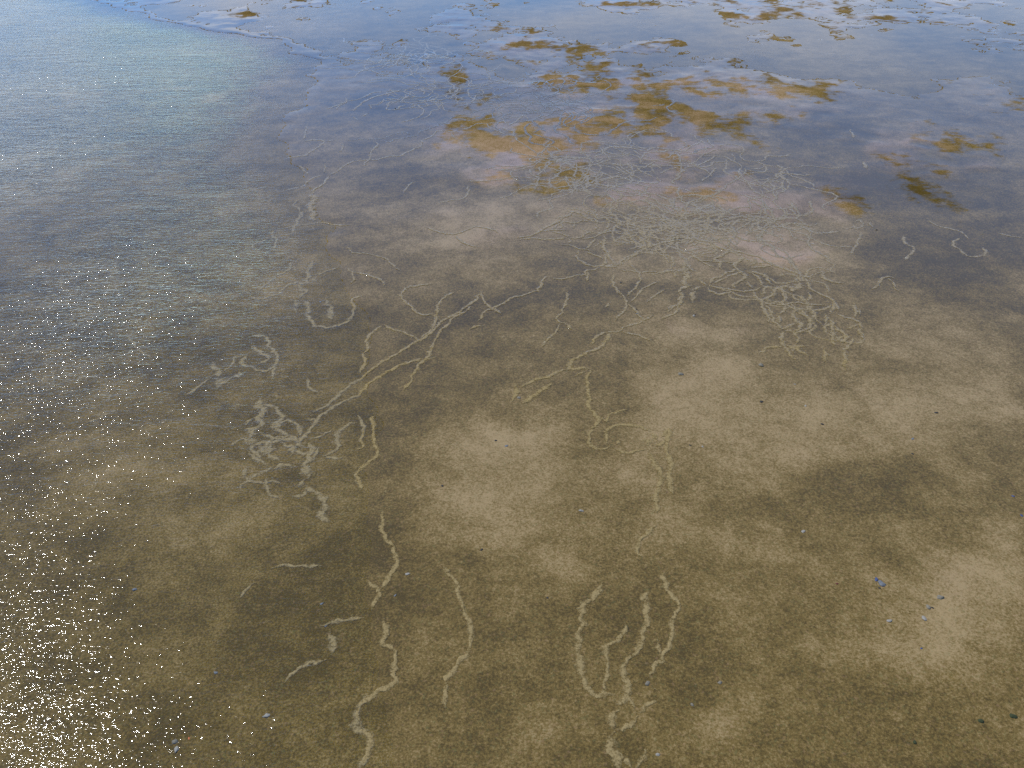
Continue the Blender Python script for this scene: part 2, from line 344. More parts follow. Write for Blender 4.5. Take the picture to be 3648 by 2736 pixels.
TRAILS = """
A|1.0|s|long pale trail in gentle bends, right of the sun glitter, branching at its lower end|250 10,260 0,272 60,258 110,290 190,340 235,358 290,350 350,320 410,280 475,235 510
A|1.2|s|short scruffy spur at the foot of the long bending trail|160 445,195 480,240 520,220 590,205 640
A|.9|s|level faint trail running left into the glitter|-150 730,-60 720,0 700,60 688,150 690
A|1.2|s|thick pale trail bulging right, then running off the bottom edge beside the glitter|270 690,290 790,285 850,335 880,360 960,345 1040,350 1110,280 1150,200 1195,140 1220,105 1290,90 1380,110 1420,180 1460,165 1560,120 1640,110 1690
A|2.6|s|broad pale smear on the trail by the glitter|120 1320,110 1390,115 1430
A|1.0|s|lone bow-shaped trail bulging right on plain olive sand|635 355,690 400,740 480,765 560,780 640,820 700,840 770,835 850,825 920,770 970,720 1040,685 1090,665 1180,670 1260,680 1300
A|1.25|s|outermost left finger of the claw-shaped cluster of trails|1695 460,1640 530,1630 575,1580 605,1565 680,1570 740,1535 800,1530 900,1545 1000,1570 1080,1610 1150,1660 1190,1720 1185,1770 1190
A|.95|s|shortest, most crooked finger of the claw-shaped cluster|1825 720,1850 760,1810 820,1750 855,1705 880,1720 940,1735 990,1715 1060,1715 1130,1740 1180
A|1.2|s|long middle finger of the claw-shaped cluster, reaching its wrist|2000 520,1960 560,1965 640,1965 720,1950 830,1905 920,1860 970,1835 1010,1845 1100,1855 1170,1870 1220,1905 1290
A|1.1|s|right finger of the claw, ending at a grey blue pebble|2100 390,2105 460,2140 540,2175 590,2180 650,2150 740,2140 820,2110 880,2060 960,2000 1030,1980 1080
A|1.0|s|short spur joining the right finger of the claw|2040 830,2055 880,2060 940
A|1.0|s|*claw|1990 1145,2050 1170
A|2.4|s|*claw|1780 1200,1830 1230,1875 1215
A|1.0|s|*claw|1905 1300,1960 1290,2000 1250,2060 1215
A|1.1|s|*claw|1910 1320,1880 1390,1830 1410,1770 1420
A|1.0|s|*claw|1810 1280,1760 1300,1735 1350,1745 1400,1770 1440
A|1.9|s|thick wrist trail of the claw running off the bottom edge|1770 1430,1765 1520,1790 1600,1780 1690
A|1.0|s|*claw|1800 1560,1850 1630,1880 1680
A|1.0|s|*claw|1985 1540,1970 1590,1920 1650,1900 1690
A|1.1|s|short hooked trail alone above the claw-shaped cluster|2040 70,1990 140,1940 190,1920 250,1955 300
L|1.8|s|broad pale smear among sun glints above the bottom edge|2150 760,2170 830,2130 920
L|.9|s|pale streak slanting out of the broad smear in the glitter|2120 950,2000 980,1900 1040,1840 1090
L|.8|s|level trail among scattered glints left of the long bending trail|1740 340,1850 325,1920 330,2010 335,2090 340
L|.8|s|hazy slanting trail among the glints|1540 540,1580 480,1640 425
B|1.2|s|upper of two long parallel trails slanting down from the peak to the nest|905 235,870 290,800 340,740 380,690 410,640 430,600 490,540 530,480 560,420 600,370 635,300 670,230 710,180 755,140 790,90 815,40 845,0 880,-30 912,-75 940,-105 960,-150 985,-190 1005
B|1.2|s|lower of two long parallel trails slanting down to the nest|620 665,540 675,440 695,370 720,300 760,220 800,160 840,120 890,60 915,0 945,-90 995,-145 1030,-170 1070,-205 1120,-250 1170,-310 1210
B|1.1|s|trail crossing the long parallel pair and running down to a frayed end|850 330,800 370,730 400,680 455,630 500,600 560,585 620,560 665,500 720,470 770,455 820,400 875
B|1.1|s|bent trail dropping into the crossing of the long parallel pair|740 235,690 255,650 290,625 340,615 400,600 460,550 510,490 545
B|1.0|s|straight trail running down from the corner of the tent shape to the crossing|270 450,340 480,420 505,490 540,540 555
B|1.1|s|left leg of the tent shape beside the ripples|270 450,210 490,175 530,165 600,145 640,150 690,120 760
B|1.1|s|hook-shaped trail open to the right above the long parallel pair|590 185,500 195,430 210,390 250,395 285,440 320,480 360,530 385,600 385
B|1.2|s|right leg of the peak where the long trail turns|905 235,920 280,960 335,1000 355,1040 385
B|1.1|s|long trail climbing from the peak to the dark-edged hollow in the middle|890 430,930 370,980 345,1040 320,1090 280,1180 260,1250 235,1290 200,1310 150,1340 130
B|1.0|s|upright ragged trail alone on brown sand right of the peak, forking below|1470 235,1455 300,1430 370,1390 405,1410 430,1460 445,1510 485
B|.8|s|faint lower fork of the ragged upright trail|1410 440,1405 480,1340 545,1300 600
B|1.0|s|left side of the almond-shaped loop below the net|1775 120,1755 170,1790 230,1830 260,1850 310,1830 370,1790 400,1775 430
B|1.0|s|right side of the almond-shaped loop below the net|1900 90,1940 130,1920 190,1880 235,1845 262
B|.9|s|thin trail slanting up right from the foot of the almond-shaped loop|2055 170,2000 195,1950 215,1920 260,1870 305
B|.9|s|trail from the foot of the loop past a blue chip|1850 315,1900 350,1930 390,1960 420,2030 390
B|1.0|s|trail leaning left into the forked node above the zigzag|1960 425,1910 445,1850 460,1800 490,1720 500,1650 535,1620 590
B|.8|s|thin straight trail running right from the forked node|1800 485,1860 505,1940 530,2015 560
B|1.2|s|zigzag trail stepping down left from the forked node|1740 500,1720 540,1690 590,1620 620,1560 650,1500 680,1475 710,1485 735,1570 735,1635 740
B|1.0|s|trail running left from the zigzag to a small upright end|1485 740,1430 750,1370 780,1300 795,1220 825,1150 860
B|1.2|s|stubby upright trail end beside a grey blue pebble|1122 835,1130 870,1125 900,1100 950
B|.8|s|faint short streak under the zigzag|1590 755,1540 770,1500 790
B|1.15|s|long S-shaped trail falling from the zigzag around to the ring|1635 740,1600 790,1600 860,1615 920,1605 970,1640 1030,1660 1080,1625 1120,1600 1180,1610 1220,1660 1250,1720 1250,1750 1240
B|1.05|s|open ring of pale sand right of the S-shaped trail|1730 1225,1715 1160,1740 1120,1820 1100,1900 1105,1960 1120,2010 1150
B|1.05|s|bottom of the ring, sagging to a point|1760 1245,1800 1270,1860 1285,1920 1265,1975 1260
B|1.0|s|wavy spur above the ring|1690 1050,1720 1080,1740 1040,1800 1010,1850 995
B|1.2|s|short stub standing inside the ring|1775 1230,1820 1195
B|1.5|s|separate fat slanting trail below the zigzag's long arm|1365 825,1310 870,1250 910,1170 965
B|1.0|s|hooked trail on tan sand near the right net|2060 415,2130 390,2170 370,2190 310,2200 230
B|1.1|s|tiny slanting trail alone between the ragged trail and the loop|1740 305,1715 350
B|.9|s|faint slanting trail on tan sand right of the almond loop|1980 310,2030 260,2100 215
B|.9|s|*mid|2110 370,2160 330,2195 325
B|1.2|s|short flat smear below the peak|830 480,880 465,930 455
B|.9|s|tiny level dash on olive sand below the peak|1020 530,1070 530
B|.9|s|tiny slanting dash above a pale chip, left of the ring|330 1095,390 1080
G|3.2|s|pale churned blotch at the right rim of the ring|900 560,925 600,935 660
G|2.0|s|small pale blotch on the ring's upper right|985 500,1020 560,1010 600
G|1.3|s|left of two faint trails hanging from the ring's blotch|930 710,980 800,1020 880,1060 960,1070 1060,1050 1140,1020 1240,1000 1340,1020 1420,1020 1500
G|1.3|s|right of two faint trails hanging from the ring's blotch|1200 430,1180 540,1170 640,1160 740,1200 830,1230 900,1170 980,1170 1090,1190 1180,1220 1260
G|1.2|s|green tinged spur slanting up right of the ring|1250 430,1150 490,1080 560
G|1.3|s|*mid|1080 560,1120 620,980 670
F|2.2|s|thick pale trail standing at the left of the nest|430 90,430 170,450 260,430 340,400 430,330 510,300 600
F|3.6|s|broad pale patch at the foot of the thick left trail|310 560,290 620,270 680
F|1.0|s|*nest|240 430,290 350,370 320
F|1.1|s|*nest|440 530,560 570,680 600,800 620,920 640
F|1.1|s|*nest|520 470,620 440,700 380,800 370,900 440,930 520,920 600
F|1.0|s|*nest|960 370,1100 380,1200 410
F|1.9|s|thick upright trail hanging from the nest, splitting below|1040 640,1050 760,1040 860,980 930,1010 1010,1020 1100
F|1.3|s|*nest|1010 1080,920 1160,870 1210
F|1.7|s|thick trail trailing down right from the nest's upright stem|1000 1170,1060 1210,1130 1240,1200 1300,1250 1380,1220 1470,1200 1580,1280 1659
F|1.2|s|*nest|1000 1200,970 1270,880 1300,800 1310
F|1.2|s|*nest|500 1060,500 1170,530 1250,600 1300,680 1340
F|1.6|s|*nest|680 640,760 700,830 700,840 760,800 820
F|1.2|s|*nest|470 700,560 790,650 860,720 880
F|1.2|s|*nest|300 740,350 800,430 860,540 920
F|1.0|s|*nest|300 920,230 1000,240 1060,330 1110,480 1130,600 1110,690 1160
F|2.2|s|*nest|380 700,520 740,640 720
F|1.8|s|*nest|560 960,700 930,880 930
F|1.1|s|looped trail right of the nest, curling back on itself|1650 430,1520 450,1450 500,1400 560,1390 640,1380 740,1290 810,1200 830
F|1.1|s|forked trail descending between the curl and the S-shaped neighbour|1640 330,1700 430,1720 500,1690 610,1680 740,1560 780
F|1.1|s|level wavy trail just right of the nest's stem|1180 880,1280 840,1360 860,1480 850
F|1.1|s|long S-shaped trail right of the nest, ending on plain sand|1890 350,1820 390,1820 480,1840 580,1830 680,1880 770,1880 860,1790 920,1680 990,1630 1060,1640 1130,1670 1210,1700 1270
F|1.1|s|*nest|1330 500,1180 580,1050 620
F|1.2|s|*nest|1180 700,1100 830,1060 900
E|3.8|s|broad upright pale smear under the ripples|1020 110,1010 200,1000 280,1015 360,1030 440
E|1.2|s|thin stalk rising from the broad smear|1140 10,1060 40,1020 70,1020 120
E|1.0|s|kinked trail left of the broad smear|930 220,860 170,790 200,780 240,850 270,870 340,910 400
E|1.5|s|trail falling left from the broad smear|890 310,850 390,820 450,790 530,770 580
E|.8|s|long level thread running right from the broad smear's foot|620 510,820 480,1000 470,1100 460,1250 480,1380 500,1500 500
E|1.0|s|*upleft|590 520,530 550,520 600,560 640,545 700,560 760
E|.9|s|*upleft|480 610,380 650,280 690,300 750
E|.9|s|*upleft|1000 490,1040 550
E|1.1|s|long trail slanting left under the ripples, upper edge of the leaf shape|740 910,730 980,680 1030,560 1080,500 1130,420 1190,370 1240,340 1280
E|1.1|s|curved trail forming the leaf shape's lower edge|220 1320,320 1350,420 1355,530 1330,600 1300,640 1250,700 1210,800 1180,900 1180
E|1.8|s|thick upright trail with a ragged middle, right of the leaf shape|1040 920,1000 980,960 1040,970 1110,940 1180,840 1200,870 1270,920 1290,860 1340,810 1380
E|3.6|s|pale wedge-shaped blotch at the thick trail's foot|770 1400,800 1440,815 1480
E|1.6|s|tail of the wedge-shaped blotch|810 1470,825 1550
E|1.0|s|*upleft|970 1090,1100 1090,1220 1040,1360 1020
E|1.3|s|*upleft|990 1120,1050 1170,1090 1180
E|.9|s|thin trail arching down right on the calm side of the ripples|1440 760,1500 830,1620 850,1750 870,1900 910,1990 980,2040 1030,2100 1060
E|1.0|s|*upleft|1420 1010,1510 1090,1530 1160,1480 1220
E|.9|s|short trail hooking down at its right end, below the arching one|1520 1080,1650 1100,1750 1140,1850 1170,1890 1220,1880 1260
E|1.6|s|left post of the bowl-shaped trail|920 1400,960 1480,930 1570,970 1640,1040 1690,1120 1730
E|1.8|s|thick stub standing inside the bowl-shaped trail|1150 1400,1230 1470,1230 1560,1250 1640
E|1.3|s|bowl-shaped trail curling up at its right side|1050 1700,1180 1740,1350 1700,1480 1640,1510 1560,1510 1450,1540 1390,1640 1370
K|1.0|s|small comma-shaped trail above the long parallel pair|1990 770,2000 830,2070 880
K|1.3|s|outer turn of the spiral under the ripples|1600 510,1690 495,1745 530,1745 570,1790 640,1780 690,1700 720,1620 700,1570 670,1565 640,1600 610
K|1.3|s|inner turn of the spiral under the ripples|1620 555,1700 610,1740 640,1710 660,1650 680
K|1.1|s|tail hanging from the spiral|1780 690,1770 740,1750 780
K|1.2|s|trail linking the spiral with the pale blob|1580 615,1520 640,1500 670,1480 700,1430 730
K|2.0|s|pale prong standing up from the blob left of the spiral|1380 660,1400 720,1400 765
K|3.4|s|pale lumpy blob left of the spiral|1390 770,1440 795,1500 780
K|3.2|s|pale round end of the lumpy blob|1490 770,1530 745,1540 725
K|1.0|s|tail slanting down left from the lumpy blob|1350 770,1290 810,1240 850,1190 885
K|.9|s|*upleft|820 480,860 540,890 580,980 640
K|1.0|s|*upleft|720 980,600 1040,520 1060
K|.9|s|*upleft|330 720,335 760,340 800
K|1.2|s|*upleft|740 850,710 880,690 920
D|1.3|s|long straight trail along a dark edge, rising to the grey churned patch|60 590,180 570,270 550,370 500,450 450,520 420,600 380,640 340,720 310,770 270,830 280,900 295
D|1.1|s|level trail leaving the foot of the dark-edged one|110 620,200 590,300 590,420 605,560 600,700 590
D|1.1|s|*mid|700 590,725 620,705 660
D|.9|s|*mid|370 510,500 490,620 490,700 490
D|1.0|s|*mid|490 490,550 450,600 410,650 390,760 400,880 380,980 380
D|1.0|s|*mid|500 510,580 520,660 550,720 580
D|.9|s|*mid|560 480,630 450,630 400
D|1.0|s|*mid|790 400,780 440,760 470
D|1.0|s|*mid|720 600,860 580,940 530,1040 500
D|1.0|s|*mid|840 600,960 590,1040 570,1080 540,1200 510,1300 510,1400 520
D|.9|s|*mid|600 670,740 680,830 720,920 730,1020 745
D|1.3|s|*mid|920 730,960 680,1010 640,1030 590
D|1.2|s|left bow of the heart-shaped loop under the net|840 740,820 800,840 860,900 910,980 930,1100 940,1220 940,1310 940
D|.9|s|*mid|920 750,1000 790,1080 810,1150 850
D|1.3|s|upright trail through the heart-shaped loop|1160 560,1140 620,1150 700,1180 780,1180 850,1150 920,1110 950
D|1.0|s|thin trail along the dark-edged hollow in the middle|1110 950,1000 980,920 1000,900 1040,800 1050,700 1080,560 1090,480 1085
D|1.1|s|*mid|1070 610,1120 660,1150 680
D|1.2|s|*mid|1230 740,1200 800,1250 880,1300 960
D|1.3|s|long trail rising right from the loop's crossing over tan sand|1310 940,1350 880,1430 830,1520 790,1600 750,1720 700,1840 650,2000 630,2212 600
D|2.6|s|broad pale band running up into the grey churned patch|1590 740,1610 680,1640 600,1630 520,1600 450
D|1.2|s|short stub hanging from the dark-edged hollow|940 1000,950 1060,940 1130
D|1.2|s|*mid|1040 350,1060 420,1060 470,1100 490
D|1.2|s|*mid|1170 390,1210 430,1180 490
D|1.0|s|*mid|1450 530,1480 590,1540 640,1600 620,1570 560
D|.8|s|*mid|1290 600,1360 570,1420 540
D|.9|s|level trail tying the central loop to the right net|1310 960,1380 990,1500 1000,1560 1015,1700 1005,1850 1020,1950 1000,2100 980,2212 985
D|1.0|s|*mid|1450 900,1490 950,1560 1010
D|1.1|s|*mid|2000 1000,2020 1060,2040 1090
D|1.6|s|*mid|2130 890,2120 960,2160 1060,2140 1130,2170 1180
D|1.1|s|*mid|2212 1190,2100 1220,2100 1320,2080 1400,1980 1430,1930 1480
C|1.4|s|*right|120 370,90 450,0 470
C|1.4|s|*right|100 450,140 470,120 540,110 600,170 610
C|1.1|s|*right|60 690,70 640,160 610,190 600
C|1.1|s|*right|65 660,60 720,60 780
C|1.7|s|*right|200 660,190 740,210 780
C|1.2|s|*right|300 610,210 640,200 680
C|1.0|s|*right|170 290,230 340,300 390,400 430,420 440
C|1.1|s|*right|210 530,300 590,340 600
C|1.2|s|*right|340 600,400 540,500 500,600 450,640 460
C|1.2|s|*right|380 590,500 540,640 480,700 520,650 560,580 600,600 640
C|1.0|s|*right|340 600,400 620,500 640,580 655,700 660,800 650,870 620
C|1.0|s|*right|340 620,370 660,450 690,540 680,580 665
C|1.4|s|*right|540 260,470 310,420 350,450 380,440 420,480 450
C|1.2|s|long trail skirting the upper side of the ladder-like net|340 180,420 220,480 245,600 270,720 300,830 330,900 370,980 410,1100 450,1230 490,1280 520,1400 525
C|1.2|s|*right|530 130,540 180,520 240
C|1.1|s|*right|100 220,200 160,270 170,340 180
C|1.1|s|*right|150 230,250 190
C|1.0|s|*right|220 360,400 370,520 375,640 400
C|1.4|s|*right|720 330,650 360,610 410,640 460,680 480,710 530
C|1.2|s|*right|790 330,800 380,760 420
C|.9|s|*right|730 430,850 425,980 410
C|1.2|s|*right|700 460,780 490,830 530,860 560,870 620
C|1.1|s|*right|740 460,850 490,910 520,950 580,1000 610
C|1.2|s|*right|730 570,750 610,790 640
C|1.2|s|*right|780 660,800 710,850 750,870 800,900 850,930 920,950 980
C|1.4|s|*right|870 790,930 840,970 890,990 950,1020 1000,1070 1040
C|1.2|s|*right|1020 880,1040 940,1060 990
C|.9|s|*right|870 790,950 790,1080 795,1200 775,1300 790,1400 795,1500 800
C|1.3|s|*right|870 760,960 710,980 670,1000 640,1080 620,1150 600
C|1.4|s|*right|1000 610,1070 660,1090 720,1100 790
C|1.2|s|*right|1100 790,1070 850,1010 890
C|1.4|s|*right|1120 800,1190 850,1180 920,1200 960,1250 990,1240 1030,1160 1050,1080 1060
C|1.3|s|*right|1060 1050,1130 1010,1220 975
C|1.2|s|*right|1190 860,1260 890,1340 920,1350 960,1320 1030,1200 1080,1230 1130,1210 1190
C|1.4|s|trail dropping from the foot of the net to a feathery end|1060 1060,1060 1120,1080 1190,1110 1250,1160 1310,1200 1340
C|1.0|s|whip-like trail running left from the net's foot|780 1270,860 1265,920 1220,1000 1210,1080 1200
C|1.5|s|*right|1080 1200,1160 1210,1220 1210,1330 1215
C|1.2|s|*right|1180 1200,1190 1280
C|1.0|s|*right|1210 1190,1230 1240,1340 1300
C|3.4|s|pale rounded smear on the upper right of the ladder-like net|1240 570,1210 620,1190 680
C|1.3|s|*right|1280 520,1330 580,1340 640,1440 690,1540 730,1600 780,1620 860
C|1.4|s|hooked trail with a thin tail above the ladder-like net|1450 450,1470 520,1560 570,1680 590
C|1.2|s|*right|1330 790,1350 840,1390 890,1440 920
C|1.1|s|*right|1500 890,1500 950,1490 1000
C|1.2|s|*right|1600 770,1560 850,1510 890
C|1.4|s|right rim of the net, curving down over dark sand|1600 880,1700 920,1780 940,1830 1010,1840 1070,1860 1150
C|1.2|s|*right|1780 780,1780 850,1800 930
C|1.1|s|*right|1830 820,1830 900
C|1.1|s|*right|1830 990,1750 1010,1690 1040
C|1.4|s|*right|1560 930,1560 1030,1580 1090,1570 1170,1570 1210
C|1.6|s|*right|1590 1000,1640 1050,1700 1090,1690 1150,1600 1150
C|1.3|s|longest trail hanging from the net's right side, ending in a wriggle|1780 1110,1740 1170,1700 1220,1690 1300,1670 1380,1700 1440
C|1.2|s|short separate trail left of the net's longest tail|1490 1220,1490 1280,1470 1360
C|1.3|s|arched trail alone right of the net, left foot on tan sand|1950 650,2010 600,2050 540,2110 520,2180 540
C|.9|s|thin right foot of the arched trail|2090 525,2150 570,2190 640,2240 680
C|1.2|s|*right|1260 700,1280 760,1350 720,1330 660
J|1.0|g|*far|720 510,770 590,790 660,780 740
J|1.0|g|*far|840 630,940 660,990 690,1080 720,1110 750
J|1.4|g|thick zigzag trail at the left of the open net|940 680,860 690,790 740,730 790,760 800,680 860,690 900
J|1.0|g|*far|990 670,1060 630,1120 600,1190 550,1210 535
J|.8|g|*far|1050 545,1200 545,1340 560,1400 600,1500 640
J|.8|g|*far|1130 630,1260 620,1340 620
J|1.0|g|*far|1170 670,1190 720,1130 780,1060 840,1020 865
J|1.1|g|*far|1340 580,1340 650,1320 740,1400 790,1470 820,1490 855
J|1.1|g|*far|1520 690,1500 750,1550 820,1620 890,1680 980,1780 1040,1900 1080
J|1.2|g|pale upright trail with a crossbar near the dark pool|1960 650,2020 700,2010 770,2040 830,2160 850
J|1.0|g|*far|2040 840,2020 920,2080 970
J|1.2|g|*far|2030 930,1930 970,1920 1030,1970 1070,1930 1100
J|1.1|g|*far|1720 940,1800 900,1850 860,1990 860,2040 850
J|1.0|w|small blue elbow of wet trail over yellow sand|960 460,950 510,1000 470,1090 460,1130 435
J|.9|g|short straight trail on yellow sand left of the open net|190 470,250 520,340 550,410 580
J|.9|g|*far|510 770,610 720,690 700,780 680
J|1.0|g|*far|445 700,450 730,445 770
J|1.0|g|*far|490 800,510 850,560 870
J|1.0|g|wriggling trail on yellow sand above the grey churned patch|780 930,730 990,760 1040,790 1090
J|.9|g|small upright trail at the upper left rim of the churned patch|240 950,265 1020,290 1060
J|.9|g|*far|290 990,380 1010,420 1040
J|1.6|g|*far|640 1060,660 1150,720 1220
J|.8|g|*far|470 1040,540 1020,640 1060
J|1.1|g|angled trail leaving the churned patch to the right|2060 1200,2090 1280,1990 1330,1890 1370,1870 1420
J|1.0|g|*far|2070 1200,2150 1230,2212 1310
J|.9|g|*far|2130 1100,2212 1160
I|1.1|w|*top|690 330,760 290,830 260,830 220,800 190
I|1.1|w|*top|870 290,900 320,890 340,960 370,1020 370,1050 330,1110 300,1200 285
I|1.1|w|*top|1250 270,1280 310,1260 360,1230 430
I|1.0|w|*top|1280 290,1380 300,1500 320,1640 330,1860 335
I|1.0|w|*top|1120 410,1180 370,1260 350
I|1.1|w|*top|600 760,620 700,600 640
I|1.2|w|long bluish trail edging the yellow sand, left of the islets|0 800,150 790,250 750,300 710,400 690,410 640
I|1.0|w|*top|400 690,400 760,470 780
I|1.0|g|*top|0 920,130 880,200 840,330 840,480 820,560 790
I|.9|g|*top|330 840,360 890,440 920,550 970
I|1.0|g|*top|520 760,540 810,600 850,700 800,780 740,840 790
I|1.2|w|scalloped blue trail round the lower islets|850 830,800 890,810 960,870 1000,850 1060,930 1095,1100 1100,1140 1060,1050 1020,970 990,880 960
I|.9|g|*top|540 880,530 900,600 930,660 930,650 1000
I|1.1|w|*top|890 950,980 910,1030 870,940 880,920 820
I|1.2|w|*top|1280 680,1240 730,1230 790,1220 840,1160 880,1180 950,1260 980,1330 1020,1350 1070,1440 1100
I|1.0|w|*top|1160 910,1230 890,1300 885
I|1.2|w|*top|1320 680,1380 730,1380 790,1460 790,1560 760,1640 720,1560 710,1480 740,1430 770
I|1.0|w|*top|1390 730,1460 700,1520 690
I|.8|w|*top|1250 800,1400 795,1540 840,1630 840
I|1.2|w|long blue trail sweeping right from the islets in a shallow dip|1420 860,1400 900,1450 940,1540 970,1700 980,1820 960,1900 900,1990 840,2100 810,2212 800,2330 795,2430 755
I|.9|w|*top|1830 740,1960 750,2000 790
I|1.1|w|crooked blue trail at the far right of the islets|2550 520,2630 560,2600 600,2540 640,2600 690,2680 710
I|.9|w|*top|2350 620,2460 610,2540 590
I|1.0|g|*top|940 1250,970 1210,1030 1170,1020 1140
I|1.2|g|upright forked trail below the islets|910 1659,950 1540,960 1510,880 1470,860 1410,950 1400
I|1.0|g|*top|940 1490,1020 1420,1080 1350,1130 1320
I|1.0|g|*top|1210 1370,1240 1430,1170 1480,1240 1510
I|1.2|g|*top|1370 1530,1420 1640,1440 1690
I|1.2|g|*top|1510 1400,1520 1470,1570 1490,1560 1560,1540 1659
I|1.1|g|*top|1290 1480,1310 1540,1330 1600
I|1.0|g|*top|1700 1500,1680 1560,1740 1600
I|1.2|g|*top|1830 1540,1815 1600,1800 1650
H|1.0|g|straight trail slanting down left to the edge of the ripples|540 660,640 630,740 590,820 550,800 510
H|.9|g|*left|670 670,720 620,790 580,830 550,940 540,1040 500,1120 470
H|1.4|g|thickest trail of the net under the blue pool, blunt at its foot|890 680,930 640,990 590,1050 550,1120 520,1210 490,1300 470,1400 440,1480 420
H|.9|g|*left|1040 520,1060 490,1150 450,1290 440
H|.9|g|*left|1080 600,1180 600,1250 570,1270 520
H|.9|g|*left|1080 600,1110 620,1120 650
H|1.0|g|*left|1270 520,1380 530,1500 545,1640 540,1760 555,1820 555
H|1.1|g|hooked trail beside a lone black speck|1290 590,1320 620,1310 655,1420 660,1480 620,1560 600
H|.9|g|*left|1320 610,1350 570,1430 545
H|.9|g|*left|1350 600,1400 570,1470 550
H|.9|g|*left|1530 470,1540 510,1500 540
H|1.0|g|*left|1590 620,1700 580,1820 555,1900 540,2030 540
H|.8|g|*left|1620 620,1630 640,1640 650
H|1.0|g|*left|1940 640,1990 580,1860 570
H|1.0|g|*left|2030 480,2040 520,2110 520,2130 490,2212 440
H|.9|g|short slanting trail alone under the black speck's net|1000 750,1050 720,1090 700
H|.8|g|*left|890 750,920 770,960 800
H|1.0|w|long thin trail along the lower rim of the lavender patch|820 1050,920 1035,1050 1030,1200 1025,1310 1000,1420 960,1540 945,1600 980
H|1.1|w|second long thin trail rising right towards the islets|1250 1040,1340 1060,1420 1030,1560 1010,1680 980,1720 940,1830 900,1930 870,2000 840
H|1.1|g|crooked trail hanging from the lavender patch's rim|1160 1060,1200 1100,1150 1150,1110 1180,1120 1220,1080 1290,1040 1330,1040 1370
H|1.1|g|long stepped trail from the broad smear up to the yellow sand|600 1470,700 1420,780 1360,880 1310,1000 1290,1180 1280,1300 1250,1480 1230,1560 1190,1680 1140,1720 1120,1740 1040
H|1.0|g|*top|1740 1040,1860 1000,1930 930,2100 940,2212 930
H|1.3|g|*upleft|600 1480,540 1560,510 1600,400 1640
H|1.0|g|*upleft|20 1640,260 1600,340 1540,430 1490,540 1470
H|1.3|g|wavy trail under the ripples, below the lavender patch|40 1280,80 1260,200 1240,300 1230,390 1170,470 1120,540 1060,430 1040,290 1050
H|1.0|g|*upleft|540 1060,680 1040
H|1.1|g|*upleft|770 1080,760 1150,720 1190
H|1.0|g|*upleft|230 1340,300 1420,350 1465
H|1.0|g|*upleft|540 1340,545 1390,540 1440
H|.9|g|*upleft|320 860,300 980,280 1030
H|.8|g|*top|2100 960,2130 1010,2190 1020
H|.9|g|thin trail by the shore of the blue pool|1060 70,1100 30,1230 20,1330 10
O|1.0|g|small slanting trail alone on purple grey sand|400 1255,440 1200,490 1180
O|1.0|g|hooked trail with a long flat tail on purple grey sand|605 1325,700 1305,790 1290,825 1250,815 1205
O|1.0|s|upper edge of the fish-shaped outline on olive sand|540 1475,600 1500,680 1520,740 1520,800 1500,880 1475,960 1490,1030 1520
O|1.0|s|lower edge of the fish-shaped outline on olive sand|730 1530,780 1570,840 1600,900 1605
N|1.3|g|short thick trail at the lower rim of the dark pool, over tan sand|1430 1530,1440 1580,1500 1610,1480 1650,1430 1690
N|1.0|g|thin trail crossing the dark blue sand at the right|1590 1430,1660 1470,1740 1490,1800 1510,1860 1555
N|1.1|g|coiled pale trail on the dark blue sand near the right edge|1805 1545,1760 1570,1765 1600,1800 1630,1850 1662,1920 1665,1970 1640,1930 1605
N|.9|g|trail running to the right edge over dark blue sand|2030 1510,2100 1530,2212 1545
N|1.0|g|small crook beside a dark seed-like speck|1220 1435,1210 1450,1230 1480
N|1.2|g|small closed ring left of the dark seed-like speck|1110 1450,1150 1430,1165 1465,1120 1485,1105 1455
N|.9|g|tail of the small closed ring|1060 1490,1110 1475
N|1.1|g|faint trail running down from the small ring|1150 1510,1130 1580,1080 1659
N|1.2|g|short pale trail inside the dark blue pool|1085 840,1095 870,1110 900
N|1.8|g|fat pale streak below the dark blue pool|1165 1050,1180 1070,1195 1100
"""
TANGLES = [
    ('pale churned patch where countless trails overlap, left half', 2330, 800, 190, 60, 52, .08, 1.15, 's', 11),
    ('pale churned patch where countless trails overlap, right half', 2590, 790, 220, 58, 55, .08, 1.1, 'g', 12),
    ('matted centre of the ladder-like net of trails', 2870, 1060, 190, 110, 16, .055, 1.0, 's', 13),
    ('lavender tangle of trails below the brown islets', 2050, 600, 130, 75, 34, .10, .9, 'g', 14),
    ('blue grey tangle of trails amid the brown islets', 1950, 365, 150, 50, 40, .12, .9, 'w', 15),
    ('dark greenish tangle of trails under the far blue pool', 1580, 325, 140, 38, 36, .12, .8, 'g', 16),
    ('faint tangle of trails at the edge of the far blue pool', 1450, 200, 120, 22, 30, .16, 1.0, 'g', 17),
    ('matted middle of the nest of trails at the ripples', 970, 1580, 90, 70, 9, .03, 1.3, 's', 18),
    ('tangle of trails between the islets and the churned patch', 2260, 560, 150, 45, 24, .10, .9, 'g', 19),
    ('pale trails matted beside the open net', 2720, 620, 90, 70, 12, .09, .9, 'g', 20),
]
